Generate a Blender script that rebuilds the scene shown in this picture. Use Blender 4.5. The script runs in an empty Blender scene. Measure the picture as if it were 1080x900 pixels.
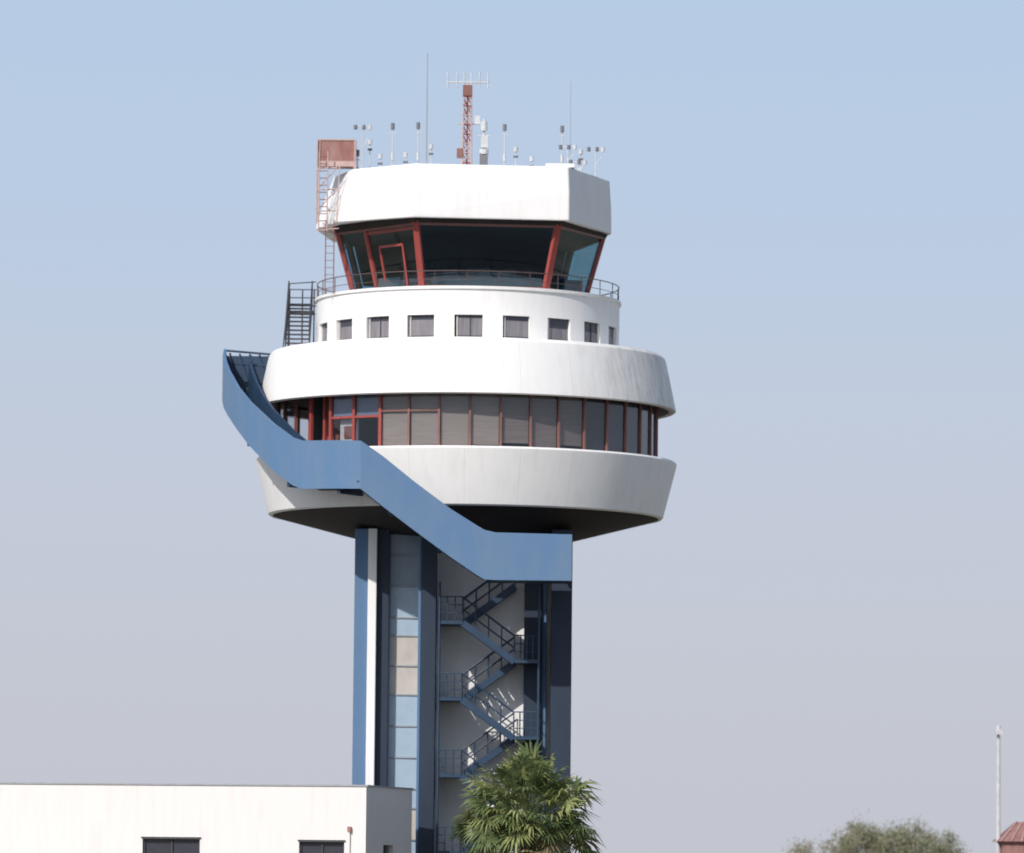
import bpy, math, random
from mathutils import Vector, Matrix
random.seed(7)
R=math.radians
scene=bpy.context.scene
COL=scene.collection

# ---------------------------------------------------------------- materials
def nt(name):
    m=bpy.data.materials.new(name); m.use_nodes=True
    return m,m.node_tree,m.node_tree.nodes['Principled BSDF']
def mat(name,c,rough=.5,var=.12,scale=(3,3,3),metal=0,spec=.5,dirt=None,dirt_amt=.3,bump=0,detail=5):
    m,t,b=nt(name)
    N=t.nodes; L=t.links
    tc=N.new('ShaderNodeTexCoord'); mp=N.new('ShaderNodeMapping'); mp.inputs['Scale'].default_value=scale
    no=N.new('ShaderNodeTexNoise'); no.inputs['Scale'].default_value=1; no.inputs['Detail'].default_value=detail; no.inputs['Roughness'].default_value=.65
    L.new(tc.outputs['Object'],mp.inputs['Vector']); L.new(mp.outputs['Vector'],no.inputs['Vector'])
    rp=N.new('ShaderNodeValToRGB')
    rp.color_ramp.elements[0].position=.36; rp.color_ramp.elements[1].position=.72
    d=dirt if dirt else tuple(x*(1-var*2) for x in c)
    a=dirt_amt if dirt else 1
    d=tuple(c[i]*(1-a)+d[i]*a for i in range(3))
    rp.color_ramp.elements[0].color=(*c,1); rp.color_ramp.elements[1].color=(*d,1)
    L.new(no.outputs['Fac'],rp.inputs['Fac']); L.new(rp.outputs['Color'],b.inputs['Base Color'])
    b.inputs['Roughness'].default_value=rough; b.inputs['Metallic'].default_value=metal
    b.inputs['Specular IOR Level'].default_value=spec
    if bump:
        bp=N.new('ShaderNodeBump'); bp.inputs['Strength'].default_value=bump; bp.inputs['Distance'].default_value=.02
        L.new(no.outputs['Fac'],bp.inputs['Height']); L.new(bp.outputs['Normal'],b.inputs['Normal'])
    return m
def white_panel(name,joints,stain=False,base=(.81,.795,.775)):
    """weathered white cladding: vertical joints round the axis + rain streaks"""
    m,t,b=nt(name); N=t.nodes; L=t.links
    tc=N.new('ShaderNodeTexCoord'); sp=N.new('ShaderNodeSeparateXYZ'); L.new(tc.outputs['Object'],sp.inputs[0])
    def M(op,a,c=None,clamp=False):
        n=N.new('ShaderNodeMath'); n.operation=op; n.use_clamp=clamp
        for i,v in enumerate((a,c)):
            if v is None: continue
            if isinstance(v,(int,float)): n.inputs[i].default_value=v
            else: L.new(v,n.inputs[i])
        return n.outputs[0]
    mp=N.new('ShaderNodeMapping'); mp.inputs['Scale'].default_value=(2.6,2.6,.22); L.new(tc.outputs['Object'],mp.inputs[0])
    no=N.new('ShaderNodeTexNoise'); no.inputs['Scale'].default_value=1.3; no.inputs['Detail'].default_value=7; no.inputs['Roughness'].default_value=.7
    L.new(mp.outputs[0],no.inputs['Vector'])
    n2=N.new('ShaderNodeTexNoise'); n2.inputs['Scale'].default_value=.8; n2.inputs['Detail'].default_value=6; L.new(tc.outputs['Object'],n2.inputs['Vector'])
    s=M('MULTIPLY',M('SUBTRACT',no.outputs['Fac'],.47,),1.0,True)
    s=M('MULTIPLY',s,M('ADD',M('MULTIPLY',n2.outputs['Fac'],1.2),-.12,True))
    if stain:
        mask=M('MULTIPLY',M('SUBTRACT',sp.outputs[0],4.2),.24,True)
        s=M('ADD',s,M('MULTIPLY',mask,M('MULTIPLY',M('SUBTRACT',no.outputs['Fac'],.34,True),2.0)),True)
    fac=s
    if joints:
        ang=M('ARCTAN2',sp.outputs[1],sp.outputs[0])
        f=M('FRACT',M('MULTIPLY',ang,joints/(2*math.pi)))
        d=M('ABSOLUTE',M('SUBTRACT',f,.5))
        j=M('GREATER_THAN',d,.5-.004*joints/24)
        fac=M('ADD',s,M('MULTIPLY',j,.28),True)
    mx=N.new('ShaderNodeMixRGB'); L.new(fac,mx.inputs[0]); mx.inputs[1].default_value=(*base,1); mx.inputs[2].default_value=(.33,.30,.27,1)
    L.new(mx.outputs[0],b.inputs['Base Color']); b.inputs['Roughness'].default_value=.55
    bp=N.new('ShaderNodeBump'); bp.inputs['Strength'].default_value=.2; bp.inputs['Distance'].default_value=.03
    L.new(n2.outputs['Fac'],bp.inputs['Height']); L.new(bp.outputs[0],b.inputs['Normal'])
    return m
def glass(name,tint,ior=1.5,refl=(.9,.95,1)):
    m=bpy.data.materials.new(name); m.use_nodes=True; t=m.node_tree; N=t.nodes; L=t.links; N.clear()
    o=N.new('ShaderNodeOutputMaterial'); mx=N.new('ShaderNodeMixShader'); f=N.new('ShaderNodeFresnel')
    ge=N.new('ShaderNodeNewGeometry'); mi=N.new('ShaderNodeMapRange')   # thin pane: same reflectance from both sides
    mi.inputs['To Min'].default_value=ior; mi.inputs['To Max'].default_value=1/ior
    L.new(ge.outputs['Backfacing'],mi.inputs[0]); L.new(mi.outputs[0],f.inputs[0])
    tr=N.new('ShaderNodeBsdfTransparent'); tr.inputs[0].default_value=(*tint,1)
    g=N.new('ShaderNodeBsdfGlossy'); g.inputs[0].default_value=(*refl,1); g.inputs['Roughness'].default_value=.03
    L.new(f.outputs[0],mx.inputs[0]); L.new(tr.outputs[0],mx.inputs[1]); L.new(g.outputs[0],mx.inputs[2]); L.new(mx.outputs[0],o.inputs[0])
    return m
M_white=white_panel('white_cladding',24)
M_whiteS=white_panel('white_cladding_stained',24,True)
M_whiteR=white_panel('white_render',0)
M_whiteB=white_panel('white_render_building',0,base=(.75,.715,.695))
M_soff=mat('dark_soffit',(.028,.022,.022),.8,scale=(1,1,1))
M_blue=mat('blue_painted_steel',(.092,.180,.318),.5,dirt=(.13,.20,.30),dirt_amt=.7,scale=(1.4,1.4,.5))
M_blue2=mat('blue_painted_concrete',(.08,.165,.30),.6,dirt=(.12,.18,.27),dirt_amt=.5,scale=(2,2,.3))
M_navy=mat('navy_concrete',(.015,.029,.056),.6,scale=(2,2,.3))  # navy, darker than the blue of the other column pieces
M_navyst=mat('navy_painted_steel',(.022,.050,.098),.5)
M_red=mat('red_painted_frame',(.34,.065,.055),.45,scale=(4,4,1))
M_redbr=mat('red_brown_frame',(.24,.11,.09),.5,scale=(4,4,1))
M_rust=mat('faded_red_panel',(.26,.11,.095),.7,dirt=(.42,.27,.24),dirt_amt=.6,scale=(3,3,1))
M_pink=mat('faded_pink_metal',(.55,.38,.35),.6)
M_dark=mat('dark_metal',(.045,.045,.055),.5)
M_rail=mat('brown_railing',(.10,.06,.06),.5)
M_grey=mat('grey_metal',(.36,.37,.39),.5)
M_mgrey=mat('mid_grey_metal',(.17,.17,.19),.5)
M_lgrey=mat('light_metal',(.62,.62,.63),.45)
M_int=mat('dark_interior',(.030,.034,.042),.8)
M_int2=mat('interior_console',(.06,.075,.09),.6)
M_cab=glass('cab_tinted_glass',(.42,.62,.68),1.9,(.72,.86,1))
M_band=glass('band_tinted_glass',(.75,.75,.77),1.65)
M_blind=mat('blind_beige',(.37,.325,.285),.8,scale=(1,1,14),var=.12)
M_blind2=mat('blind_brown',(.25,.215,.195),.8,scale=(1,1,14),var=.12)
M_blind3=mat('blind_dark',(.07,.07,.085),.8,scale=(1,1,6))  # dark blinds, mainly in the right-hand bays
M_bluepane=mat('blue_grey_pane',(.20,.27,.38),.3)  # opaque pane, its blue-grey reflection put into the base colour
M_frame=mat('aluminium_frame',(.5,.49,.48),.4)
M_wing=mat('window_curtain',(.22,.205,.22),.35,scale=(7,7,.6),var=.2)
M_wingd=mat('window_dark',(.05,.05,.065),.15)
M_pblue=mat('glazed_panel_light_blue',(.37,.47,.56),.18,scale=(1,1,.7),var=.08)
M_pgrey=mat('glazed_panel_grey_blue',(.24,.32,.39),.18,scale=(1,1,.7))
M_pbei=mat('glazed_panel_beige',(.56,.51,.46),.3,scale=(1,1,.7))

# ---------------------------------------------------------------- helpers
def empty(name,loc=(0,0,0)):
    e=bpy.data.objects.new(name,None); e.location=loc; e.empty_display_size=.5; COL.objects.link(e); return e
def mk(name,vs,fs,mats,parent=None,smooth=False,idx=None):
    me=bpy.data.meshes.new(name); me.from_pydata([tuple(v) for v in vs],[],fs)
    if not isinstance(mats,(list,tuple)): mats=[mats]
    for m in mats: me.materials.append(m)
    if idx:
        for p,i in zip(me.polygons,idx): p.material_index=i
    if smooth:
        for p in me.polygons: p.use_smooth=True
    me.update()
    o=bpy.data.objects.new(name,me); COL.objects.link(o)
    if parent: o.parent=parent
    return o
def recalc(o):
    import bmesh
    bm=bmesh.new(); bm.from_mesh(o.data); bmesh.ops.recalc_face_normals(bm,faces=bm.faces); bm.to_mesh(o.data); bm.free()
def bevel(o,w,seg=2):
    b=o.modifiers.new('bevel','BEVEL'); b.width=w; b.segments=seg; b.limit_method='ANGLE'; b.angle_limit=R(25)
class Geo:
    def __init__(s): s.v=[];s.f=[];s.i=[]
    def box(s,c,d,rz=0,mi=0,M=None):
        b=len(s.v); cz,sz=math.cos(rz),math.sin(rz)
        for dx in(-.5,.5):
            for dy in(-.5,.5):
                for dz in(-.5,.5):
                    p=Vector((dx*d[0],dy*d[1],dz*d[2]))
                    if M: p=M@p
                    else: p=Vector((p.x*cz-p.y*sz,p.x*sz+p.y*cz,p.z))
                    s.v.append(p+Vector(c))
        for f in((0,1,3,2),(4,6,7,5),(0,4,5,1),(2,3,7,6),(0,2,6,4),(1,5,7,3)):
            s.f.append(tuple(b+k for k in f)); s.i.append(mi)
    def bar(s,a,b,r,n=6,mi=0,r2=None):
        a=Vector(a);b=Vector(b); d=b-a
        if d.length<1e-6:return
        q=d.to_track_quat('Z','Y'); k=len(s.v); r2=r if r2 is None else r2
        for p,rr in((a,r),(b,r2)):
            for j in range(n):
                t=2*math.pi*j/n
                s.v.append(p+q@Vector((math.cos(t)*rr,math.sin(t)*rr,0)))
        for j in range(n):
            s.f.append((k+j,k+(j+1)%n,k+n+(j+1)%n,k+n+j)); s.i.append(mi)
        s.f.append(tuple(k+j for j in reversed(range(n)))); s.i.append(mi)
        s.f.append(tuple(k+n+j for j in range(n))); s.i.append(mi)
    def line(s,pts,r,n=6,mi=0):
        for a,b in zip(pts[:-1],pts[1:]): s.bar(a,b,r,n,mi)
    def rect(s,a,b,w,t,mi=0,up=None):
        """rectangular section bar a->b ; w across , t depth (radial from axis)"""
        a=Vector(a);b=Vector(b);d=(b-a); z=d.normalized()
        mid=(a+b)/2; out=up if up else Vector((mid.x,mid.y,0)).normalized()
        x=z.cross(out).normalized(); y=x.cross(z).normalized()*-1
        Mx=Matrix((x,y,z)).transposed()
        s.box(mid,(w,t,d.length),mi=mi,M=Mx)
    def quad(s,a,b,c,d,mi=0):
        k=len(s.v); s.v+= [Vector(a),Vector(b),Vector(c),Vector(d)]; s.f.append((k,k+1,k+2,k+3)); s.i.append(mi)
    def out(s,name,mats,parent=None,smooth=False): return mk(name,s.v,s.f,mats,parent,smooth,s.i)
def pol(r,deg,z=0):
    """deg measured from the front (-Y) , positive to the right"""
    a=R(deg); return Vector((r*math.sin(a),-r*math.cos(a),z))
def lathe(name,prof,m,parent,seg=120,smooth=True):
    vs=[];fs=[]
    for r,z in prof:
        for j in range(seg): vs.append(pol(r,360*j/seg,z))
    for i in range(len(prof)-1):
        for j in range(seg):
            a=i*seg+j;b=i*seg+(j+1)%seg
            fs.append((a,b,b+seg,a+seg))
    o=mk(name,vs,fs,m,parent,smooth); recalc(o)
    if smooth:
        e=o.modifiers.new('es','EDGE_SPLIT'); e.split_angle=R(28)
    return o
def prism(name,polys,m,parent,cap=True,bev=0):
    """polys: list of (points2d, z)"""
    n=len(polys[0][0]); vs=[];fs=[]
    for pts,z in polys:
        for x,y in pts: vs.append((x,y,z))
    for i in range(len(polys)-1):
        for j in range(n):
            a=i*n+j;b=i*n+(j+1)%n; fs.append((a,b,b+n,a+n))
    if cap:
        fs.append(tuple(reversed(range(n)))); fs.append(tuple((len(polys)-1)*n+j for j in range(n)))
    o=mk(name,vs,fs,m,parent); recalc(o)
    if bev: bevel(o,bev,3)
    return o

# ================================================================= TOWER
T=empty('control_tower')
SX=.12
# ---- shaft ------------------------------------------------------
ZS=15.75
g=Geo()
g.box((-.1,.9,ZS/2),(8.2,7.9,ZS))             # white core, front face y=-3.05
core=g.out('shaft_core',M_whiteR,T); core.location.x=SX
g=Geo()
# left column group
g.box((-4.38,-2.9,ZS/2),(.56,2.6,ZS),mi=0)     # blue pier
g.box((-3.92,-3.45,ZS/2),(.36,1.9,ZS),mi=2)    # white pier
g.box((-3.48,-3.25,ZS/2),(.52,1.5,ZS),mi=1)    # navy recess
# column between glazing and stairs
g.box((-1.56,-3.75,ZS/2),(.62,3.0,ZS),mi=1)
g.box((-1.93,-3.65,ZS/2),(.12,2.9,ZS),mi=0)  # lighter blue strip puts the lit left edge into the colour
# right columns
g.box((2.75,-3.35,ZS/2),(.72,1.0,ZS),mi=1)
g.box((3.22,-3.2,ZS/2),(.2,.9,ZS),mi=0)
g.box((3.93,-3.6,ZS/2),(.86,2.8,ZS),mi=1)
# rear piers
g.box((-4.3,4.3,ZS/2),(.7,1.2,ZS),mi=0); g.box((4.1,4.3,ZS/2),(.7,1.2,ZS),mi=1)
g.box((0,5.0,ZS/2),(1.2,.5,ZS),mi=0)
o=g.out('shaft_columns',[M_blue2,M_navy,M_whiteR],T); bevel(o,.02,1); o.location.x=SX
# glazed strip
g=Geo(); xl,xr,yg=-3.22,-1.99,-3.45
hs=[15.6,14.7,13.4,12.1,11.35,10.1,8.9,7.6,6.3,5.0,4.2,2.9,1.6,.3]
kinds=[1,1,0,0,2,2,0,0,0,0,2,0,0]
for i in range(len(hs)-1):
    z1,z0=hs[i],hs[i+1]
    tilt=random.uniform(-.012,.012)
    g.quad((xl,yg+tilt,z0+.03),(xr,yg-tilt,z0+.03),(xr,yg-tilt,z1-.03),(xl,yg+tilt,z1-.03),kinds[i])
    g.box(((xl+xr)/2,yg,z0),(xr-xl,.1,.05),mi=3)
g.box((xl+.03,yg-.02,ZS/2),(.06,.12,ZS-.4),mi=3)
g.out('glazed_strip',[M_pblue,M_pgrey,M_pbei,M_grey],T).location.x=SX
# ---- internal zig-zag stair in the bay ---------------------------
g=Geo()
yb0,yb1=-5.6,-3.2
xL0,xL1,xR0,xR1=-1.1,-.15,2.0,3.0
def railing(g,p,q,h=1.0,posts=3,r=.028,mids=(.5,)):
    p=Vector(p);q=Vector(q);u=Vector((0,0,h))
    g.bar(p+u,q+u,r)
    for m_ in mids: g.bar(p+u*m_,q+u*m_,r*.75)
    for k in range(posts):
        t=k/(posts-1); a=p.lerp(q,t); g.bar(a,a+u,r)
def flight(g,xa,za,xb,zb,y,w=1.0,n=9):
    for k in range(n):
        t=(k+.5)/n; g.box((xa+(xb-xa)*t,y,za+(zb-za)*t),(abs(xb-xa)/n+.04,w,.04))
    for s_ in(-w/2,w/2):
        a=Vector((xa,y+s_,za-.08)); b=Vector((xb,y+s_,zb-.08))
        g.rect(a,b,.05,.28,up=Vector((0,0,1)).cross((b-a).normalized()).cross((b-a).normalized())*-1)
        railing(g,(xa,y+s_,za),(xb,y+s_,zb),1.0,5)
zl=[2.45,5.6,8.75,11.9]
for z in zl:
    g.box(((xL0+xL1)/2,(yb0+yb1)/2,z-.06),(xL1-xL0,yb1-yb0,.14))
    railing(g,(xL0,yb0,z),(xL1,yb0,z),1.0,4,mids=(.33,.66)); railing(g,(xL0,yb0,z),(xL0,yb1,z),1.0,3)
zr=[.9,4.03,7.18,10.33]
for z in zr:
    g.box(((xR0+xR1)/2,(yb0+yb1)/2,z-.06),(xR1-xR0,yb1-yb0,.14))
    railing(g,(xR0,yb0,z),(xR1,yb0,z),1.0,5,mids=(.33,.66)); railing(g,(xR1,yb0,z),(xR1,yb1,z),1.0,3)
for k,z in enumerate(zl):
    flight(g,xR0,zr[k],xL1,z,yb0+.55)             # up to the left (front)
    if k<3: flight(g,xL1,z,xR0,zr[k+1],yb1-.6)    # up to the right (rear)
flight(g,xL1,11.9,xR0,13.5,yb1-.6)
for x in(xL0,xR1):
    g.bar((x,yb0,0),(x,yb0,13.5),.05,8)
g.out('shaft_stairs',M_navyst,T).location.x=SX

# ---- lower gallery -------------------------------------------------
lathe('lower_skirt',[(8.0,18.95),(8.82,18.9),(8.9,18.82),(8.88,18.7),(8.34,16.56),(8.27,16.5),(8.15,16.5)],M_white,T)
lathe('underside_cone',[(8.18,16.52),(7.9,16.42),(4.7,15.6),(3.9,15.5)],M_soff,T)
lathe('gallery_floor',[(8.1,18.5),(0.5,18.5)],M_int,T,smooth=False)
lathe('gallery_inner_wall',[(6.6,18.5),(6.6,21.6)],M_int,T,smooth=False)
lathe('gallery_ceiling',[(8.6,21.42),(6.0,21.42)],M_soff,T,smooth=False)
# window band: 40 bays of 9 deg
rb=8.05; zb0,zb1=18.85,21.45
gl=Geo(); fr=Geo(); bl=Geo()
off=1.4
for k in range(40):
    a0=off+9*(k-20); a1=a0+9; am=(a0+a1)/2
    p0,p1=pol(rb,a0),pol(rb,a1)
    entrance = -62<am<-43
    if not entrance:
        q0,q1=pol(rb-.02,a0+.2+random.uniform(-.15,.15)),pol(rb-.02,a1-.2+random.uniform(-.15,.15))
        gl.quad((q0.x,q0.y,zb0),(q1.x,q1.y,zb0),(q1.x,q1.y,zb1),(q0.x,q0.y,zb1))
    # mullion
    if -60<a0<-20: w,mi=.13,1
    else: w,mi=.085,0
    fr.rect((p0.x,p0.y,zb0),(p0.x,p0.y,zb1),w,.12,mi=mi)
    # sill & head rails
    for z,h in((zb0+.05,.1),(zb1-.08,.16)):
        fr.rect((p0.x,p0.y,z),(p1.x,p1.y,z),.12,h,mi=mi,up=Vector((0,0,1)))
    if not entrance and (am<-8 and am>-27 ):
        fr.rect((p0.x,p0.y,zb0+1.55),(p1.x,p1.y,zb0+1.55),.05,.06,mi=0,up=Vector((0,0,1)))
    # blinds, and the painted pane reflection on the left
    b0,b1=pol(rb-.1,a0+.4),pol(rb-.1,a1-.4)
    if am<-43: continue
    if am<-26:
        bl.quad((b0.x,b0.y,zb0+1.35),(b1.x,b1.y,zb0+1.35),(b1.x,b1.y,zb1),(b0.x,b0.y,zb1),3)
        fr.rect((p0.x,p0.y,zb0+1.35),(p1.x,p1.y,zb0+1.35),.08,.1,mi=1,up=Vector((0,0,1)))
        continue
    if am<0: mi=0; drop=0
    elif am<12: mi=random.choice([0,1]); drop=random.choice([0,0,0,.1])
    elif am<36: mi=1; drop=random.choice([0,.2,.1])
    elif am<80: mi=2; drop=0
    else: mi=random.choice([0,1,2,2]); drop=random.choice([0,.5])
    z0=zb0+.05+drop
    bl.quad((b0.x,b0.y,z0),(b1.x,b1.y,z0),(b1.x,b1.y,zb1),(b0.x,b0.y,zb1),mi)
gl.out('gallery_glazing',M_band,T); fr.out('gallery_window_frames',[M_redbr,M_red],T); bl.out('gallery_blinds',[M_blind,M_blind2,M_blind3,M_bluepane],T)
# entrance recess with door
g=Geo()
g.rect(pol(7.75,-38,18.6),pol(7.75,-38,20.15),.95,.05,mi=0)
g.rect(pol(7.72,-49,18.6),pol(7.72,-49,21.4),.12,.1,mi=1); g.rect(pol(7.72,-57,18.6),pol(7.72,-57,21.4),.12,.1,mi=1)
g.rect(pol(7.0,-53,18.6),pol(7.0,-53,21.3),1.2,.05,mi=2)
g.rect(pol(7.8,-38,19.35),pol(7.8,-38,19.85),.45,.06,mi=2)
g.out('gallery_door',[M_lgrey,M_red,M_redbr],T)
# ---- middle skirt ---------------------------------------------------
lathe('upper_skirt',[(6.3,23.25),(8.0,23.42),(8.25,23.38),(8.38,23.25),(8.45,23.0),(8.83,21.2),(8.85,21.08),(8.78,21.03),(8.55,21.05),(8.5,21.44)],M_whiteS,T)
# ---- upper drum with 20 windows ------------------------------------
rd=6.42; zd0,zd1,wz0,wz1=23.2,25.55,23.58,24.5
g=Geo(); wn=Geo()
step=1.5; n=240
def isopen(i):
    a=(i*step+step/2-1.4+5.25+3600)%18
    return a<10.5
lv=[zd0,wz0,wz1,zd1]
for i in range(n):
    a0=i*step; a1=a0+step
    op=isopen(i); opn=isopen((i+1)%n)
    for k in range(3):
        if k==1 and op: 
            g.quad(pol(rd,a0,wz0),pol(rd,a1,wz0),pol(rd-.25,a1,wz0),pol(rd-.25,a0,wz0))
            g.quad(pol(rd,a0,wz1),pol(rd-.25,a0,wz1),pol(rd-.25,a1,wz1),pol(rd,a1,wz1))
        else: g.quad(pol(rd,a0,lv[k]),pol(rd,a1,lv[k]),pol(rd,a1,lv[k+1]),pol(rd,a0,lv[k+1]))
    if op!=opn: g.quad(pol(rd,a1,wz0),pol(rd-.25,a1,wz0),pol(rd-.25,a1,wz1),pol(rd,a1,wz1))
o=g.out('upper_drum_wall',M_whiteR,T)
for k in range(20):
    a=1.4+18*k; hw=5.25; rr=rd-.13
    A,B_=pol(rr,a-hw),pol(rr,a+hw)
    def P(t,z): p=A.lerp(B_,t); return (p.x,p.y,z)
    spl=random.choice([.2,.12,.3,.42])
    wn.quad(P(0,wz0),P(1,wz0),P(1,wz1-spl),P(0,wz1-spl),0)
    wn.quad(P(0,wz1-spl),P(1,wz1-spl),P(1,wz1),P(0,wz1),1)
    for t in(.03,.97) : wn.rect(P(t,wz0),P(t,wz1),.06,.07,mi=2)
    if k%3==0: wn.rect(P(.5,wz0),P(.5,wz1),.035,.07,mi=4)
    for z in(wz0+.03,wz1-.03): wn.rect(P(0,z),P(1,z),.07,.06,mi=4,up=Vector((0,0,1)))
    s0,s1=pol(rd+.05,a-hw-.3),pol(rd+.05,a+hw+.3)
    wn.rect((s0.x,s0.y,wz0-.04),(s1.x,s1.y,wz0-.04),.2,.06,mi=3,up=Vector((0,0,1)))
wn.out('upper_drum_windows',[M_wing,M_wingd,M_frame,M_whiteR,M_dark],T)
lathe('cab_deck',[(6.42,25.55),(6.5,25.57),(6.5,25.68),(6.4,25.7),(6.3,25.62),(4.0,25.62)],M_whiteR,T)
# deck railing
g=Geo(); rr=6.4
for z,r_ in((25.95,.013),(26.32,.022)):
    g.line([pol(rr,k*6,z) for k in range(61)],r_,5)
for k in range(30): g.bar(pol(rr,k*12,25.6),pol(rr,k*12,26.32),.02,5)
g.out('deck_railing',M_rail,T)
# ---- cab -------------------------------------------------------------
top=[(-5.55,-1.2),(-2.15,-5.3),(3.75,-4.7),(5.72,-.5),(4.4,4.3),(-1,5.5),(-5.2,3)]
bs=.865; zc0,zc1=25.75,28.5
bot=[(x*bs,y*bs) for x,y in top]
low=[(x*bs*.99,y*bs*.99) for x,y in top]
prism('cab_plinth',[(low,25.5),(low,25.72)],M_whiteR,T)
prism('cab_sill',[([(x*bs*1.012,y*bs*1.012) for x,y in top],25.722),([(x*bs*1.03,y*bs*1.03) for x,y in top],25.9)],M_redbr,T,cap=False)
gl=Geo(); fr=Geo(); wl=Geo()
nn=len(top)
for i in range(nn):
    j=(i+1)%nn
    a=Vector((*bot[i],zc0));b=Vector((*bot[j],zc0));c=Vector((*top[j],zc1));d=Vector((*top[i],zc1))
    gl.quad(a,b,c,d)
    fr.rect(a*1.0,d*1.0,.26,.2,mi=0)
    if i==0:
        m0=a.lerp(b,.36);m1=d.lerp(c,.36); fr.rect(m0,m1,.2,.16)
        # door in the left facet
        def Q(s,h): return a.lerp(b,s).lerp(d.lerp(c,s),h)
        fr.rect(Q(.50,0),Q(.50,.68),.09,.1); fr.rect(Q(.80,0),Q(.80,.68),.09,.1); fr.rect(Q(.50,.68),Q(.80,.68),.1,.1,up=Vector((0,0,1)))
        fr.rect(Q(.36,.9),Q(1,.9),.1,.12,up=Vector((0,0,1)))
    fr.rect(d-Vector((0,0,.1)),c-Vector((0,0,.1)),.14,.14,mi=1,up=Vector((0,0,1)))
gl.out('cab_glazing',M_cab,T); fr.out('cab_window_frames',[M_red,M_redbr],T)
# dark blinds on rear facets, inside the glass
g=Geo()
for i in(4,5):
    j=(i+1)%nn; k_=.96
    a=Vector((bot[i][0]*k_,bot[i][1]*k_,zc0));b=Vector((bot[j][0]*k_,bot[j][1]*k_,zc0));c=Vector((top[j][0]*k_,top[j][1]*k_,zc1));d=Vector((top[i][0]*k_,top[i][1]*k_,zc1))
    g.quad(a.lerp(d,.3),b.lerp(c,.3),c,d)
g.box((-1.2,1.0,27.1),(3.4,2.6,2.8)); 
g.out('cab_interior_walls',M_int,T)
g=Geo()
g.box((.8,-3.1,26.0),(4.6,.8,.7)); g.box((-2.9,-2.6,26.0),(1.2,1.2,.7),rz=R(-40))
for x,hh in((-.7,.36),(.7,.42),(1.5,.3)): g.box((x,-3.1,26.36+hh/2),(.6,.12,hh),rz=R(random.uniform(-20,20)))
g.box((4.0,-1.6,26.0),(.8,2.6,.7),rz=R(20))
for x,y in((.2,-2.2),(1.8,-2.1)):
    g.box((x,y,26.5),(.5,.12,.75)); g.box((x,y-.25,26.15),(.5,.5,.12)); g.bar((x,y-.2,25.7),(x,y-.2,26.1),.04)
g.out('cab_consoles',M_int2,T)
prism('cab_floor',[([(x*.85,y*.85) for x,y in top],25.66),([(x*.85,y*.85) for x,y in top],25.7)],M_int,T)
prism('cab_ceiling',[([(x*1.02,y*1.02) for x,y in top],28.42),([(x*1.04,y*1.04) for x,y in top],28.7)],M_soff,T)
pb=[(-6.45,-1.0),(-5.4,-3.9),(-2.3,-6.0),(4.2,-5.3),(6.05,-.6),(4.8,4.8),(-1,6.2),(-5.9,3.4)]
pt=[(-5.7,-1.0),(-4.85,-3.55),(-2.2,-5.65),(4.15,-5.1),(5.95,-.6),(4.7,4.7),(-1,6.0),(-5.3,3.2)]
pm=[(-6.15,-1.0),(-5.2,-3.8),(-2.28,-5.9),(4.2,-5.25),(6.03,-.6),(4.78,4.78),(-1,6.15),(-5.6,3.35)]
pi=[(x*.93,y*.93) for x,y in pb]
o=prism('roof_parapet',[(pi,28.72),(pi,28.6),(pb,28.55),(pb,28.7),(pm,29.7),(pt,30.85),([(x*.96,y*.96) for x,y in pt],30.85),([(x*.96,y*.96) for x,y in pt],30.45)],M_whiteR,T,bev=.12)
g=Geo(); g.box((3.8,-4.6,30.93),(1.2,.5,.16)); g.box((-.3,-2,30.8),(2.2,1.4,.7)); g.out('roof_plant_box',M_whiteR,T)
# ---- outside stair deck -> cab deck (left) -----------------------------
g=Geo()
nst=11
for k in range(nst):
    t=k/(nst-1); g.box((-7.15,-1.6+2.6*t,23.5+2.1*t),(.95,.28,.05))
for x in(-7.65,-6.65):
    for h in(.0,.5,1.0):
        g.bar((x,-1.7,23.5+h),(x,1.1,25.6+h),.03)
    for k in range(6):
        t=k/5; y=-1.7+2.8*t; z=23.5+2.1*t; g.bar((x,y,z),(x,y,z+1.0),.025)
g.box((-7.1,1.6,25.3),(1.1,1.1,.08))
for h in(.35,.7,1.05):
    g.line([(-7.65,1.1,25.3+h),(-7.65,2.1,25.3+h),(-6.5,2.1,25.3+h)],.025)
for x,y in((-7.65,1.1),(-7.65,1.6),(-7.65,2.1),(-7.1,2.1),(-6.6,2.1)): g.bar((x,y,23.4),(x,y,26.35),.03)
g.bar((-7.75,-1.7,23.4),(-7.5,-1.7,26.2),.03)
g.line([(-7.5,-1.7,26.2),(-6.4,-1.5,26.3)],.025)
g.out('deck_access_stair',M_dark,T)
# ---- ribbon staircase ------------------------------------------------
kn=[]
for phi,zt,zb in((-92,23.6,21.6),(-86,23.25,21.3),(-80,22.85,20.9),(-75,22.4,20.55),(-67,21.6,19.85),(-60,20.9,19.1),(-50,19.9,18.0),(-43,19.25,17.3),(-40,19.1,17.12)):
    xo,yo=pol(10.35,phi)[:2]; xi,yi=pol(9.15,phi)[:2]
    kn.append((xo,yo,xi,yi,zt,zb))
kn.append(( *pol(10.35,-30)[:2],*pol(9.2,-30)[:2],19.05,17.08))
for x,zt,zb in((-4.2,19.0,17.05),(-3.3,18.38,16.35),(-2.0,17.35,15.38),(-.5,16.25,14.3),(.5,15.63,13.63),(.85,15.43,13.42),(1.3,15.33,13.4),(4.4,15.28,13.4)):
    kn.append((x,-9.5,x,-8.5,zt,zb))
P=[]
for a,b in zip(kn[:-1],kn[1:]):
    for s in range(6):
        t=s/6; P.append([a[k]*(1-t)+b[k]*t for k in range(6)])
P.append(list(kn[-1]))
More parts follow.
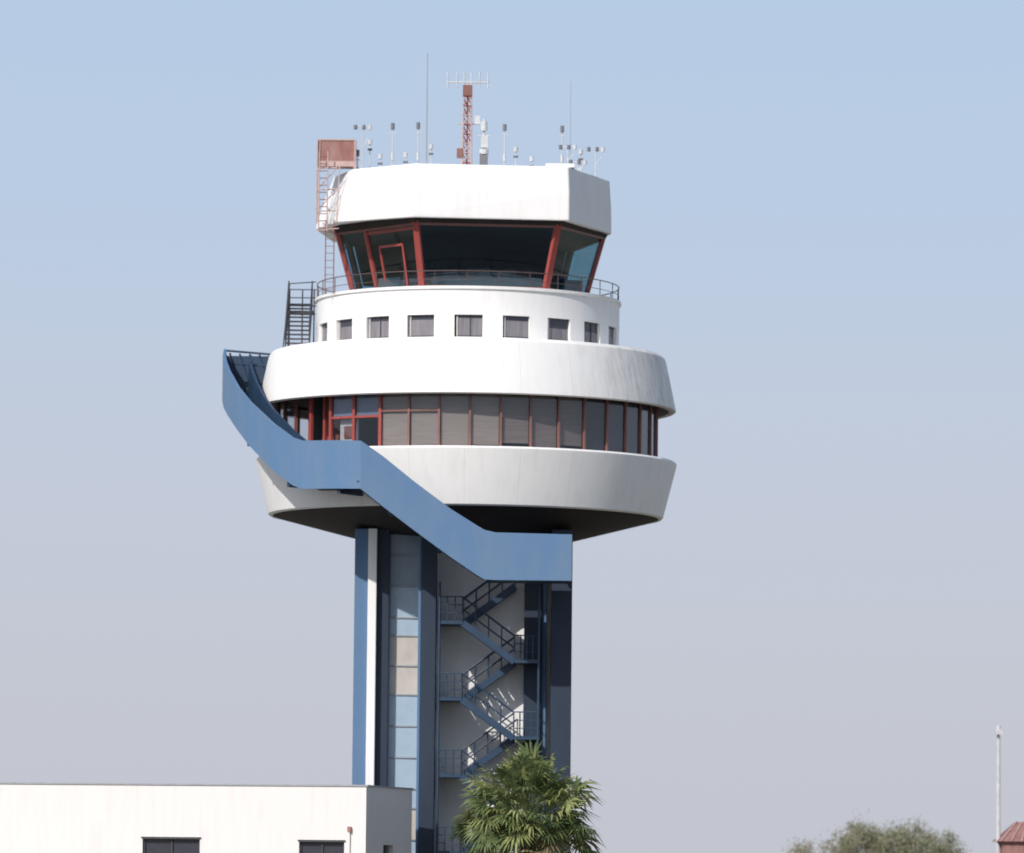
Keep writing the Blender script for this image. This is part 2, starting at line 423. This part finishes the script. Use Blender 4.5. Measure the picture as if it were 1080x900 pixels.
def strip(name,f,m,th=.0):
    vs=[];fs=[]
    for p in P: vs+=f(p)
    n_=len(f(P[0]))
    for i in range(len(P)-1):
        for k in range(n_):
            a=i*n_+k;b=i*n_+(k+1)%n_; fs.append((a,b,b+n_,a+n_))
    fs.append(tuple(range(n_))); fs.append(tuple((len(P)-1)*n_+k for k in range(n_)))
    o=mk(name,vs,fs,m,ST); recalc(o); return o
ST=empty('spiral_staircase'); 
def outer(p):
    x,y,xi,yi,zt,zb=p; d=Vector((xi-x,yi-y)).normalized()*.12
    return [(x,y,zb),(x,y,zt),(x+d.x,y+d.y,zt),(x+d.x,y+d.y,zb)]
strip('outer_parapet',outer,M_blue)
Pfull=P
def inner(p):
    x,y,xi,yi,zt,zb=p; d=Vector((xi-x,yi-y)).normalized()*.1
    return [(xi,yi,zb),(xi,yi,zt-.25),(xi-d.x,yi-d.y,zt-.25),(xi-d.x,yi-d.y,zb)]
P=[p for p in Pfull if p[0]<.86]
strip('inner_parapet',inner,M_navyst)
P=Pfull
def deck(p):
    x,y,xi,yi,zt,zb=p; d=Vector((xi-x,yi-y)).normalized()*.125
    return [(x+d.x,y+d.y,zb+.04),(x+d.x,y+d.y,zb+.22),(xi-d.x,yi-d.y,zb+.22),(xi-d.x,yi-d.y,zb+.04)]
strip('stair_deck',deck,M_navyst)
g=Geo()
g.box((2.65,-7.0,13.58),(3.3,3.0,.2)); g.box((4.34,-7.0,14.3),(.1,4.76,1.7)); 
g.out('landing_deck',M_navyst,ST)
g=Geo()
# treads
for i in range(0,len(Pfull)-1,2):
    p=Pfull[i]; q=Pfull[min(i+2,len(Pfull)-1)]
    if abs(p[5]-q[5])<.02: continue
    g.box(((p[0]+p[2])/2,(p[1]+p[3])/2,p[5]+.3),(.95,.28,.05),rz=math.atan2(p[3]-p[1],p[2]-p[0]))
# brackets to the tower
for phi,z in((-90,21.5),(-78,20.75),(-62,19.2),(-45,17.35),(-30,17.0)):
    g.rect(pol(10.2,phi,z),pol(8.2,phi,z),.16,.22,up=Vector((0,0,1)))
for x,z in((-3.0,16.2),(-1,14.75)): g.rect((x,-9.4,z),(x,-6.0,z),.14,.2,up=Vector((0,0,1)))
g.out('stair_treads_and_brackets',[M_navyst,M_blue2],ST)
# top landing joining upper deck : deck, back panel and slanted posts
g=Geo(); g.box((-9.3,1.1,21.9),(1.9,1.6,.14)); g.box((-9.35,1.9,22.65),(1.9,.08,1.6)); g.box((-10.32,1.12,22.6),(.08,1.5,1.75))
for k in range(5):
    x=-10.1+k*.42; g.bar((x,.6,23.45-.02*k),(x+.45,.6,22.2),.045)
g.bar((-10.3,.5,23.55),(-8.3,.5,23.4),.05); g.bar((-9.9,.55,23.0),(-8.4,.55,22.9),.035)
g.out('top_landing',M_navyst,ST)

# ---- roof ladder with faded red screen --------------------------------
LD=empty('caged_ladder')
g=Geo()
yL=-2.6
for x in(-5.95,-5.6): g.bar((x,yL-.9,25.6),(x,yL-.9,28.7),.022,mi=0)
for k in range(10): g.bar((-5.95,yL-.9,25.8+k*.3),(-5.6,yL-.9,25.8+k*.3),.014,mi=0)
for x in(-6.25,-5.9): g.bar((x,yL-1.0,28.2),(x,yL-1.0,31.6),.028,mi=1)
for k in range(11): g.bar((-6.25,yL-1.0,28.35+k*.3),(-5.9,yL-1.0,28.35+k*.3),.02,mi=0)
g.bar((-6.2,yL-1,28.25),(-5.4,yL-.9,28.35),.03,mi=1)
for x in (-6.35,-4.75): g.bar((x,yL-.6,28.6 if x<-5 else 30.8),(x,yL-.6,32.1),.035,mi=1)
for z in(29.1,30.0,30.9):
    g.line([(-6.35,yL-.6,z),(-6.35,yL+.4,z)],.028,mi=1); g.line([(-6.35,yL-.6,z),(-5.5,yL-.95,z)],.028,mi=1)
for z in(29.1,30.0): g.bar((-6.35,yL-.6,z),(-5.5,yL-.95,z+.9),.022,mi=1)
g.bar((-5.5,yL-1.1,28.6),(-5.4,yL-.95,31.0),.028,mi=1)
g.out('ladder_frame',[M_redbr,M_pink],LD)
g=Geo(); g.box((-5.55,yL-.5,31.68),(1.55,.06,.92),mi=0); g.box((-5.55,yL+.35,31.68),(1.55,.06,.92),mi=0); g.box((-6.3,yL-.07,31.68),(.05,.8,.92),mi=0)
g.box((-5.55,yL-.07,31.06),(1.6,.95,.08),mi=1); g.box((-5.55,yL-.53,31.12),(1.6,.05,.22),mi=1)
g.box((-5.55,yL-.54,32.13),(1.62,.05,.06),mi=1)
for x in(-6.25,-4.8): g.bar((x,yL-.55,30.9),(x,yL-.55,32.15),.025,mi=1)
g.out('screen_box',[M_rust,M_pink],LD)

# ================================================================= ANTENNAS on the roof
RZ=30.8
def X(px,y=-3): return 1.92+(px-540)*(230+y)/5750
def Z(py,y=-3): return 2+(910-py)*(230+y)/5750
def whip(x,y,z0,z1,r=.03):
    e=empty('whip_antenna',(x,y,z0)); g=Geo(); g.bar((0,0,0),(0,0,.5),r*2.2,8); g.bar((0,0,.4),(0,0,z1-z0),r,6,r2=r*.5); g.out('whip',M_grey,e); return e
whip(X(446),-3,RZ-.4,Z(52),.034); whip(X(599),-2,RZ-.4,Z(78),.018)
e=empty('radio_mast',(X(489),-2.5,RZ-.3)); g=Geo()
H=Z(88)-RZ+.3
cs=[(-.2,-.15),(.2,-.15),(0,.2)]
for a in cs: g.bar((a[0],a[1],0),(a[0]*.75,a[1]*.75,H),.035,mi=1)
k=0; z=0
while z<H-.4:
    for i in range(3):
        a=cs[i];b=cs[(i+1)%3]; mi=0 if z>H-1.2 or (k//2)%2==0 else 1
        g.bar((a[0]*.9,a[1]*.9,z),(b[0]*.9,b[1]*.9,z+.4),.025,mi=mi); g.bar((a[0]*.9,a[1]*.9,z+.4),(b[0]*.9,b[1]*.9,z+.4),.02,mi=mi)
    z+=.4;k+=1
g.out('lattice',[M_red,M_pink],e)
g=Geo()
g.box((0,0,H-.1),(.4,.35,.45),mi=1)
g.bar((0,0,H),(0,0,H+.3),.03)
g.bar((-.85,0,H+.25),(.85,0,H+.25),.035)
for x in(-.85,-.45,-.15,.15,.5,.85): g.bar((x,0,H-.0),(x,0,H+.7),.03)
g.bar((-.5,-.1,H*.62),(.5,.1,H*.62),.03); g.box((.42,0,H*.66),(.22,.2,.35))
g.box((-.3,-.1,H*.3),(.25,.2,.4),mi=1)
g.out('antenna_array',[M_lgrey,M_redbr],e)
e=empty('weather_radar_mast',(X(507),-3,RZ-.3)); g=Geo(); H=Z(122)-RZ+.3
g.bar((0,0,0),(0,0,H),.05,8); g.box((0,0,H*.3),(.34,.3,.7),mi=1); g.box((.02,0,H*.62),(.28,.28,.5),mi=0); g.bar((0,0,H*.8),(0,0,H*.95),.14,10); g.bar((0,0,H*.42),(0,0,H*.5),.2,10,mi=0)
g.bar((-.25,0,H*.72),(.3,0,H*.72),.025); g.out('mast_with_sensors',[M_lgrey,M_mgrey],e)
def instrument(px,pytop,y,kind=0):
    x=X(px-2,y); zt=Z(pytop,y); e=empty('roof_antenna',(x,y,RZ-.3)); h=zt-RZ+.3; g=Geo()
    g.bar((0,0,0),(0,0,h),.024)
    if kind==0:
        g.bar((0,0,h-.15),(0,0,h+.12),.08,8,mi=1); g.bar((-.14,0,h-.3),(.14,0,h-.3),.02,mi=0); g.bar((0,0,h*.35),(0,0,h*.5),.06,8)
    elif kind==1:
        g.bar((-.3,0,h),(.3,0,h+.05),.02)
        for s in(-.3,.05,.3): g.bar((s,0,h-.08),(s,0,h+.1),.075,8,mi=1 if s<0.1 else 0)
        g.bar((0,0,h*.6),(.25,0,h*.8),.02)
    elif kind==2:
        g.bar((0,0,h-.05),(0,0,h+.15),.09,10,mi=0); g.bar((-.1,0,h-.25),(.1,0,h-.25),.05,8,mi=1)
    g.out('instrument',[M_lgrey,M_mgrey],e); return e
instrument(380,133,-3,1);instrument(388,150,-2,2);instrument(412,131,-3,0);instrument(439,130,-3,0);instrument(453,154,-4,2)
instrument(399,165,-3,2);instrument(531,131,-3,0);instrument(543,156,-4,2);instrument(592,132,-3,0);instrument(598,152,-3,1);instrument(612,158,-3,2);instrument(628,154,-1,1);instrument(560,166,-3,2);instrument(375,160,-2,0);instrument(426,163,-3,2);instrument(609,168,-3,1)

# ================================================================= LOW BUILDING
B=empty('terminal_building',(-3.66,-15,0)); B.rotation_euler=(0,0,R(-12))
# local: front wall along -x at y=0 ; side wall along +y at x=0
H=4.93; Lx=34; Ly=8.0
g=Geo()
def wall_with_windows(g,x0,x1,wins,y,H,depth=.3):
    cur=x0
    for a,b,z0,z1 in sorted(wins):
        g.box(((cur+a)/2,y+depth/2,H/2),(a-cur,depth,H)); g.box(((a+b)/2,y+depth/2,(z1+H)/2),(b-a,depth,H-z1)); g.box(((a+b)/2,y+depth/2,.5),(b-a,depth,1.0)); cur=b
    g.box(((cur+x1)/2,y+depth/2,H/2),(x1-cur,depth,H))
wl_=[(-29,-26.5,1,2.8),(-22.5,-20,1,2.8),(-9.1,-6.75,1,2.8),(-2.7,-.87,1,2.74)]
wall_with_windows(g,-Lx,0,wl_,0,H)
g.box((-.15,.3+1.35,H/2),(.3,2.7,H)); g.box((-.15,6.35,H/2),(.3,3.3,H)); g.box((-.15,3.85,(2.65+H)/2),(.3,1.7,H-2.65)); g.box((-.15,3.85,.6),(.3,1.7,1.2))
g.box((-Lx/2,Ly-.15,H/2),(Lx-.62,.3,H)); g.box((-Lx+.15,Ly/2,H/2),(.3,Ly-.62,H))
g.out('walls',M_whiteB,B)
g=Geo(); g.box((-Lx/2,Ly/2,H-.45),(Lx-.62,Ly-.62,.2)); g.out('roof_slab',M_grey,B)
g=Geo()
g.box((-Lx/2+.03,.14,H+.03),(Lx+.1,.36,.07)); g.box((-.13,Ly/2+.17,H+.028),(.36,Ly-.3,.064)); g.box((-Lx/2,Ly-.12,H+.03),(Lx-.5,.36,.06))
g.out('coping',M_grey,B)
g=Geo()
for a,b,z0,z1 in wl_:
    g.box(((a+b)/2,.2,(z0+z1)/2),(b-a,.04,z1-z0),mi=0)
    for t in(0.02,.5,.98): g.box((a+(b-a)*t,.15,(z0+z1)/2),(.07,.08,z1-z0),mi=1)
    g.box(((a+b)/2,.15,z1-.04),(b-a,.08,.07),mi=1); g.box(((a+b)/2,-.02,z1+.05),(b-a+.1,.08,.05),mi=1)
g.box((-.2,3.85,1.92),(.04,1.7,1.46),mi=0); g.box((-.12,3.85,1.92),(.06,.05,1.46),mi=1)
g.bar((-.65,-.06,0),(-.65,-.06,3.2),.035,mi=2); g.box((-.65,-.08,3.25),(.14,.12,.2),mi=3)
g.bar((-19,-.07,0),(-19,-.07,4.9),.05,mi=2)
g.out('windows_and_fittings',[M_wingd,M_dark,M_whiteB,M_rust,M_frame],B)
# ================================================================= PALM
def leafmat(name,c,c2):
    m,t,b=nt(name); N=t.nodes;L=t.links
    tc=N.new('ShaderNodeTexCoord'); no=N.new('ShaderNodeTexNoise'); no.inputs['Scale'].default_value=1.6; no.inputs['Detail'].default_value=4
    L.new(tc.outputs['Object'],no.inputs['Vector']); rp=N.new('ShaderNodeValToRGB'); rp.color_ramp.elements[0].position=.38; rp.color_ramp.elements[1].position=.62
    rp.color_ramp.elements[0].color=(*c,1); rp.color_ramp.elements[1].color=(*c2,1); L.new(no.outputs['Fac'],rp.inputs[0]); L.new(rp.outputs[0],b.inputs['Base Color'])
    b.inputs['Roughness'].default_value=.45
    tr=N.new('ShaderNodeBsdfTranslucent'); L.new(rp.outputs[0],tr.inputs[0]); mx=N.new('ShaderNodeMixShader'); mx.inputs[0].default_value=.35
    o=N['Material Output']; L.new(b.outputs[0],mx.inputs[1]); L.new(tr.outputs[0],mx.inputs[2]); L.new(mx.outputs[0],o.inputs[0]); return m
M_l1=leafmat('palm_leaf',(.22,.26,.085),(.34,.36,.16)); M_l2=leafmat('palm_leaf_dark',(.12,.17,.065),(.17,.21,.09)); M_l3=leafmat('palm_leaf_dry',(.28,.23,.13),(.34,.28,.17))
M_bark=mat('bark',(.16,.12,.085),.9,scale=(6,6,12),var=.25,bump=.5)
def palm(name,loc,ztr,nf,rad,seed):
    rnd=random.Random(seed); e=empty(name,loc); g=Geo()
    c=Vector((0,0,ztr))
    for i in range(nf):
        u=(i+.5)/nf; el=R(88-118*u**.85+rnd.uniform(-8,8)); az=i*2.39996+rnd.uniform(-.3,.3)
        L_=rad*rnd.uniform(.38,.76)*(1.0 if el>R(55) else .92)
        d=Vector((math.cos(az)*math.cos(el),math.sin(az)*math.cos(el),math.sin(el)))
        side=Vector((-math.sin(az),math.cos(az),0))
        p=c+Vector((d.x*.2,d.y*.2,rnd.uniform(-.3,.2))); pts=[p.copy()]; dd=d.copy(); n_=5
        for k in range(n_):
            p=p+dd*(L_/n_); dd=(dd+Vector((0,0,-.05))).normalized(); pts.append(p.copy())
        g.line(pts,.022,4,mi=1)
        tip=pts[-1]; nrm=dd.cross(side).normalized()
        if rnd.random()<.5: 
            q=Matrix.Rotation(rnd.uniform(-.9,.9),3,dd); side=q@side; nrm=q@nrm
        mi=rnd.choice([0,0,0,1,1]) if el>R(-12) else rnd.choice([1,1,2])
        nb=24; bl_=rad*rnd.uniform(.24,.40)
        for b in range(nb):
            th=R(-125+250*b/(nb-1)); L2=bl_*(1-.28*abs(th/R(125)))*rnd.uniform(.7,1.12)
            bd=(dd*math.cos(th)+side*math.sin(th)+nrm*rnd.uniform(-.18,.18)-nrm*.12).normalized()
            w=side*math.cos(th)-dd*math.sin(th); w=w*.055
            m1=tip+bd*L2*.55; droop=Vector((0,0,-.22*L2*rnd.uniform(.4,1.5)))
            m2=tip+bd*L2+droop
            k=len(g.v); up=nrm*.018
            g.v+=[tip-w*.25,tip+w*.25,m1+w+up,m1-w+up,m2]
            g.f+=[(k,k+1,k+2,k+3),(k+3,k+2,k+4)]; g.i+=[mi,mi]
    g.out('fronds',[M_l1,M_l2,M_l3],e)
    t=Geo(); z=0; k=0
    while z<ztr:
        r=.34-.06*z/ztr+.03*math.sin(k*2.1); t.bar((math.sin(z*.5)*.05,0,z),(math.sin((z+.22)*.5)*.05,0,z+.24),r+.03,12,r2=r-.03); z+=.2;k+=1
    for i in range(40):
        a=rnd.uniform(0,6.28); zz=rnd.uniform(ztr-1.2,ztr+.1); t.bar((math.cos(a)*.25,math.sin(a)*.25,zz),(math.cos(a)*.55,math.sin(a)*.55,zz+.25),.05,4,r2=.02)
    t.out('trunk',M_bark,e); return e
palm('palm_tree',(2.72,-15.5,0),3.6,120,3.4,3)

# ================================================================= TREES (right)
M_t1=leafmat('tree_leaf_olive',(.28,.29,.16),(.36,.36,.22)); M_t2=leafmat('tree_leaf_dark',(.18,.18,.12),(.24,.23,.16)); 
M_twig=mat('twig_bark',(.36,.30,.27),.9,scale=(6,6,6))
def tree(name,loc,h,rw,nl,seed,nst=7,dens=1):
    rnd=random.Random(seed); e=empty(name,loc); b=Geo(); g=Geo()
    b.bar((0,0,0),(.05,.05,h*.2),.16,8,r2=.12)
    tips=[]
    def lim(x,y): 
        rr=math.hypot(x,y)/rw; return h*(1.0-.45*min(rr,1.3)**2)
    def grow(p,d,L,r,dep):
        q=p+d*L
        if q.z>lim(q.x,q.y): q.z=lim(q.x,q.y)*rnd.uniform(.94,1.02)
        b.bar(p,q,max(r,.012),5,r2=max(r*.65,.009))
        tips.append((q,dep)) 
        if dep==0: 
            # bare twig shooting above the crown
            if rnd.random()<.35: b.bar(q,q+Vector((rnd.uniform(-.12,.12),rnd.uniform(-.12,.12),rnd.uniform(.15,.4))),.012,4,r2=.006)
            return
        for _ in range(rnd.choice([2,2,3])):
            nd=(d+Vector((rnd.uniform(-.6,.6),rnd.uniform(-.6,.6),rnd.uniform(-.1,.5)))).normalized(); grow(q,nd,L*rnd.uniform(.6,1.0),r*.62,dep-1)
    for i in range(nst):
        a=i*2.4+rnd.uniform(-.3,.3); s=rnd.uniform(.15,1)
        grow(Vector((.05,.05,h*.19)),Vector((math.cos(a)*s*rw*.5,math.sin(a)*s*rw*.5,1.0)).normalized(),h*.2,.08,4)
    T2=[(t,dp) for t,dp in tips if dp<=3]
    per=nl/len(T2)
    for c0,dp in T2:
        rr=rnd.uniform(.12,.34); kk=rnd.choice([.1,.5,.9,1.2,2.0])
        for _ in range(int(per*kk)):
            p=c0+Vector((rnd.gauss(0,rr),rnd.gauss(0,rr),rnd.gauss(0,rr*.85))); s=rnd.uniform(.04,.08)
            if p.z<.3: continue
            u=Vector((rnd.uniform(-1,1),rnd.uniform(-1,1),rnd.uniform(-1,1))).normalized(); v=u.orthogonal().normalized()
            g.quad(p-u*s,p-v*s*.5,p+u*s,p+v*s*.5,rnd.choice([0,0,1]))
    g.out('foliage',[M_t1,M_t2],e); b.out('branches',M_twig,e); return e
tree('olive_tree',(1.92+(975-540)/19.8,60,0),4.45,2.5,11000,5,9)
tree('olive_tree',(1.92+(915-540)/19.8,63,0),4.7,2.2,8000,9,8)
tree('olive_tree',(1.92+(945-540)/19.8,62,0),4.35,2.0,6000,21,7)
tree('olive_tree',(1.92+(872-540)/19.8,66,0),3.8,1.9,2200,12,7)

# ================================================================= LAMP POST + HUT + WALL
e=empty('lamp_post',(24.35,20,0)); g=Geo()
g.bar((0,0,0),(0,0,.5),.14,10); g.bar((0,0,.4),(0,0,8.0),.12,10,r2=.085); g.box((0,-.08,8.2),(.34,.34,.24)); g.bar((0,0,8.0),(0,0,8.35),.06,8); g.bar((0,0,8.3),(0,0,8.5),.1,8)
g.out('pole_and_head',M_lgrey,e)
e=empty('equipment_hut',(26.25,20.5,0)); g=Geo()
g.box((0,0,1.6),(3.6,3.2,3.2),mi=0)
k=len(g.v); g.v+=[Vector(v) for v in((-2.0,-1.8,3.2),(2.0,-1.8,3.2),(2.0,1.8,3.2),(-2.0,1.8,3.2),(-1.1,0,4.1),(1.1,0,4.1))]
g.f+=[(k,k+1,k+5,k+4),(k+1,k+2,k+5),(k+2,k+3,k+4,k+5),(k+3,k,k+4),(k+3,k+2,k+1,k)]; g.i+=[1]*5
g.box((0,-1.62,1.1),(.9,.06,2.1),mi=2); g.box((-1.2,-1.62,1.7),(.7,.06,.8),mi=2)
for k in range(9): g.bar((-1.9+.475*k,-1.83,3.22),(-1.0+.25*k,0,4.13),.035,mi=3)
g.out('hut_walls_and_roof',[M_rust,M_rust,M_redbr,M_pink],e)
M_pale=mat('pale_concrete',(.5,.49,.47),.8,scale=(1,1,1))
e=empty('perimeter_wall',(0,45,0)); g=Geo()
for k in range(40): g.box((-100+5*k+2.5,0,1.25),(4.9,.2,2.5)); g.box((-100+5*k,0,1.3),(.25,.3,2.6))
g.out('wall_panels',M_pale,e)

# ================================================================= GROUND
M_gr,t,b=nt('dry_ground'); N=t.nodes;L=t.links
tc=N.new('ShaderNodeTexCoord'); no=N.new('ShaderNodeTexNoise'); no.inputs['Scale'].default_value=.15; no.inputs['Detail'].default_value=8
L.new(tc.outputs['Object'],no.inputs['Vector']); rp=N.new('ShaderNodeValToRGB'); rp.color_ramp.elements[0].color=(.12,.11,.07,1); rp.color_ramp.elements[1].color=(.24,.20,.13,1); rp.color_ramp.elements[0].position=.4;rp.color_ramp.elements[1].position=.6
L.new(no.outputs['Fac'],rp.inputs[0]); L.new(rp.outputs[0],b.inputs['Base Color']); b.inputs['Roughness'].default_value=.95
S=6000; mk('ground',[(-S,-S,0),(S,-S,0),(S,S,0),(-S,S,0)],[(0,1,2,3)],M_gr)
M_as=mat('asphalt',(.055,.055,.058),.9,scale=(1,1,1),bump=.2)
mk('apron_pavement',[(-90,-120,.004),(90,-120,.004),(90,-24,.004),(-90,-24,.004)],[(0,1,2,3)],M_as)
M_line=mat('road_paint_white',(.75,.74,.7),.7)
g=Geo()
for k in range(30): g.quad((-88+6*k,-70.1,.008),(-85+6*k,-70.1,.008),(-85+6*k,-69.9,.008),(-88+6*k,-69.9,.008))
g.out('pavement_markings',M_line)
g=Geo(); g.box((0,-23.9,.06),(180,.2,.12)); g.out('kerb',M_pale)

# ================================================================= LIGHT
AZ,EL=32,38
S_=Vector((-math.sin(R(AZ))*math.cos(R(EL)),-math.cos(R(AZ))*math.cos(R(EL)),math.sin(R(EL))))
sl=bpy.data.lights.new('sun','SUN'); sl.energy=3.85; sl.angle=R(.6); sl.color=(1,.965,.92)
so=bpy.data.objects.new('sun',sl); so.rotation_euler=(-S_).to_track_quat('-Z','Y').to_euler(); so.location=(-60,-90,90); COL.objects.link(so)
w=bpy.data.worlds.new('World'); scene.world=w; w.use_nodes=True; N=w.node_tree.nodes;L=w.node_tree.links
bg=N['Background']; sk=N.new('ShaderNodeTexSky'); sk.sky_type='NISHITA'; sk.sun_disc=False; sk.sun_elevation=R(EL); sk.sun_rotation=math.atan2(S_.x,S_.y)
sk.air_density=1.0; sk.dust_density=2.0; sk.ozone_density=1.5
STR=.13; bg.inputs[1].default_value=STR
# thin layer of atmospheric haze near the horizon, fading into the clear sky above
tc=N.new('ShaderNodeTexCoord'); sp=N.new('ShaderNodeSeparateXYZ'); L.new(tc.outputs['Generated'],sp.inputs[0])
rp=N.new('ShaderNodeValToRGB'); L.new(sp.outputs[2],rp.inputs[0])
cr=rp.color_ramp; cr.elements[0].position=0; cr.elements[0].color=(.565,.580,.650,1); cr.elements[1].position=.17; cr.elements[1].color=(.465,.600,.785,1)
for p_,c_ in((.035,(.558,.583,.665)),(.075,(.545,.597,.715)),(.12,(.495,.605,.768))):
    e_=cr.elements.new(p_); e_.color=(*c_,1)
vm=N.new('ShaderNodeVectorMath'); vm.operation='SCALE'; vm.inputs['Scale'].default_value=1/STR; L.new(rp.outputs[0],vm.inputs[0])
mr=N.new('ShaderNodeMapRange'); mr.inputs['From Min'].default_value=.16; mr.inputs['From Max'].default_value=.7; mr.inputs['To Min'].default_value=.95; mr.inputs['To Max'].default_value=.0; L.new(sp.outputs[2],mr.inputs[0])
mx=N.new('ShaderNodeMixRGB'); L.new(mr.outputs[0],mx.inputs[0]); L.new(sk.outputs[0],mx.inputs[1]); L.new(vm.outputs[0],mx.inputs[2]); L.new(mx.outputs[0],bg.inputs[0])

# ================================================================= CAMERA
cd=bpy.data.cameras.new('camera'); cd.sensor_width=36; cd.lens=36*5750/1080; cd.clip_end=20000; cd.clip_start=1
co=bpy.data.objects.new('camera',cd); COL.objects.link(co); co.location=(1.92,-230,2)
co.rotation_euler=(Matrix.Rotation(R(90)+math.atan(460/5750),3,'X')@Matrix.Rotation(R(.6),3,'Z')).to_euler()
cd.dof.use_dof=True; cd.dof.focus_distance=188; cd.dof.aperture_fstop=.68
scene.camera=co
scene.view_settings.view_transform='Standard'; scene.view_settings.look='None'; scene.view_settings.exposure=0
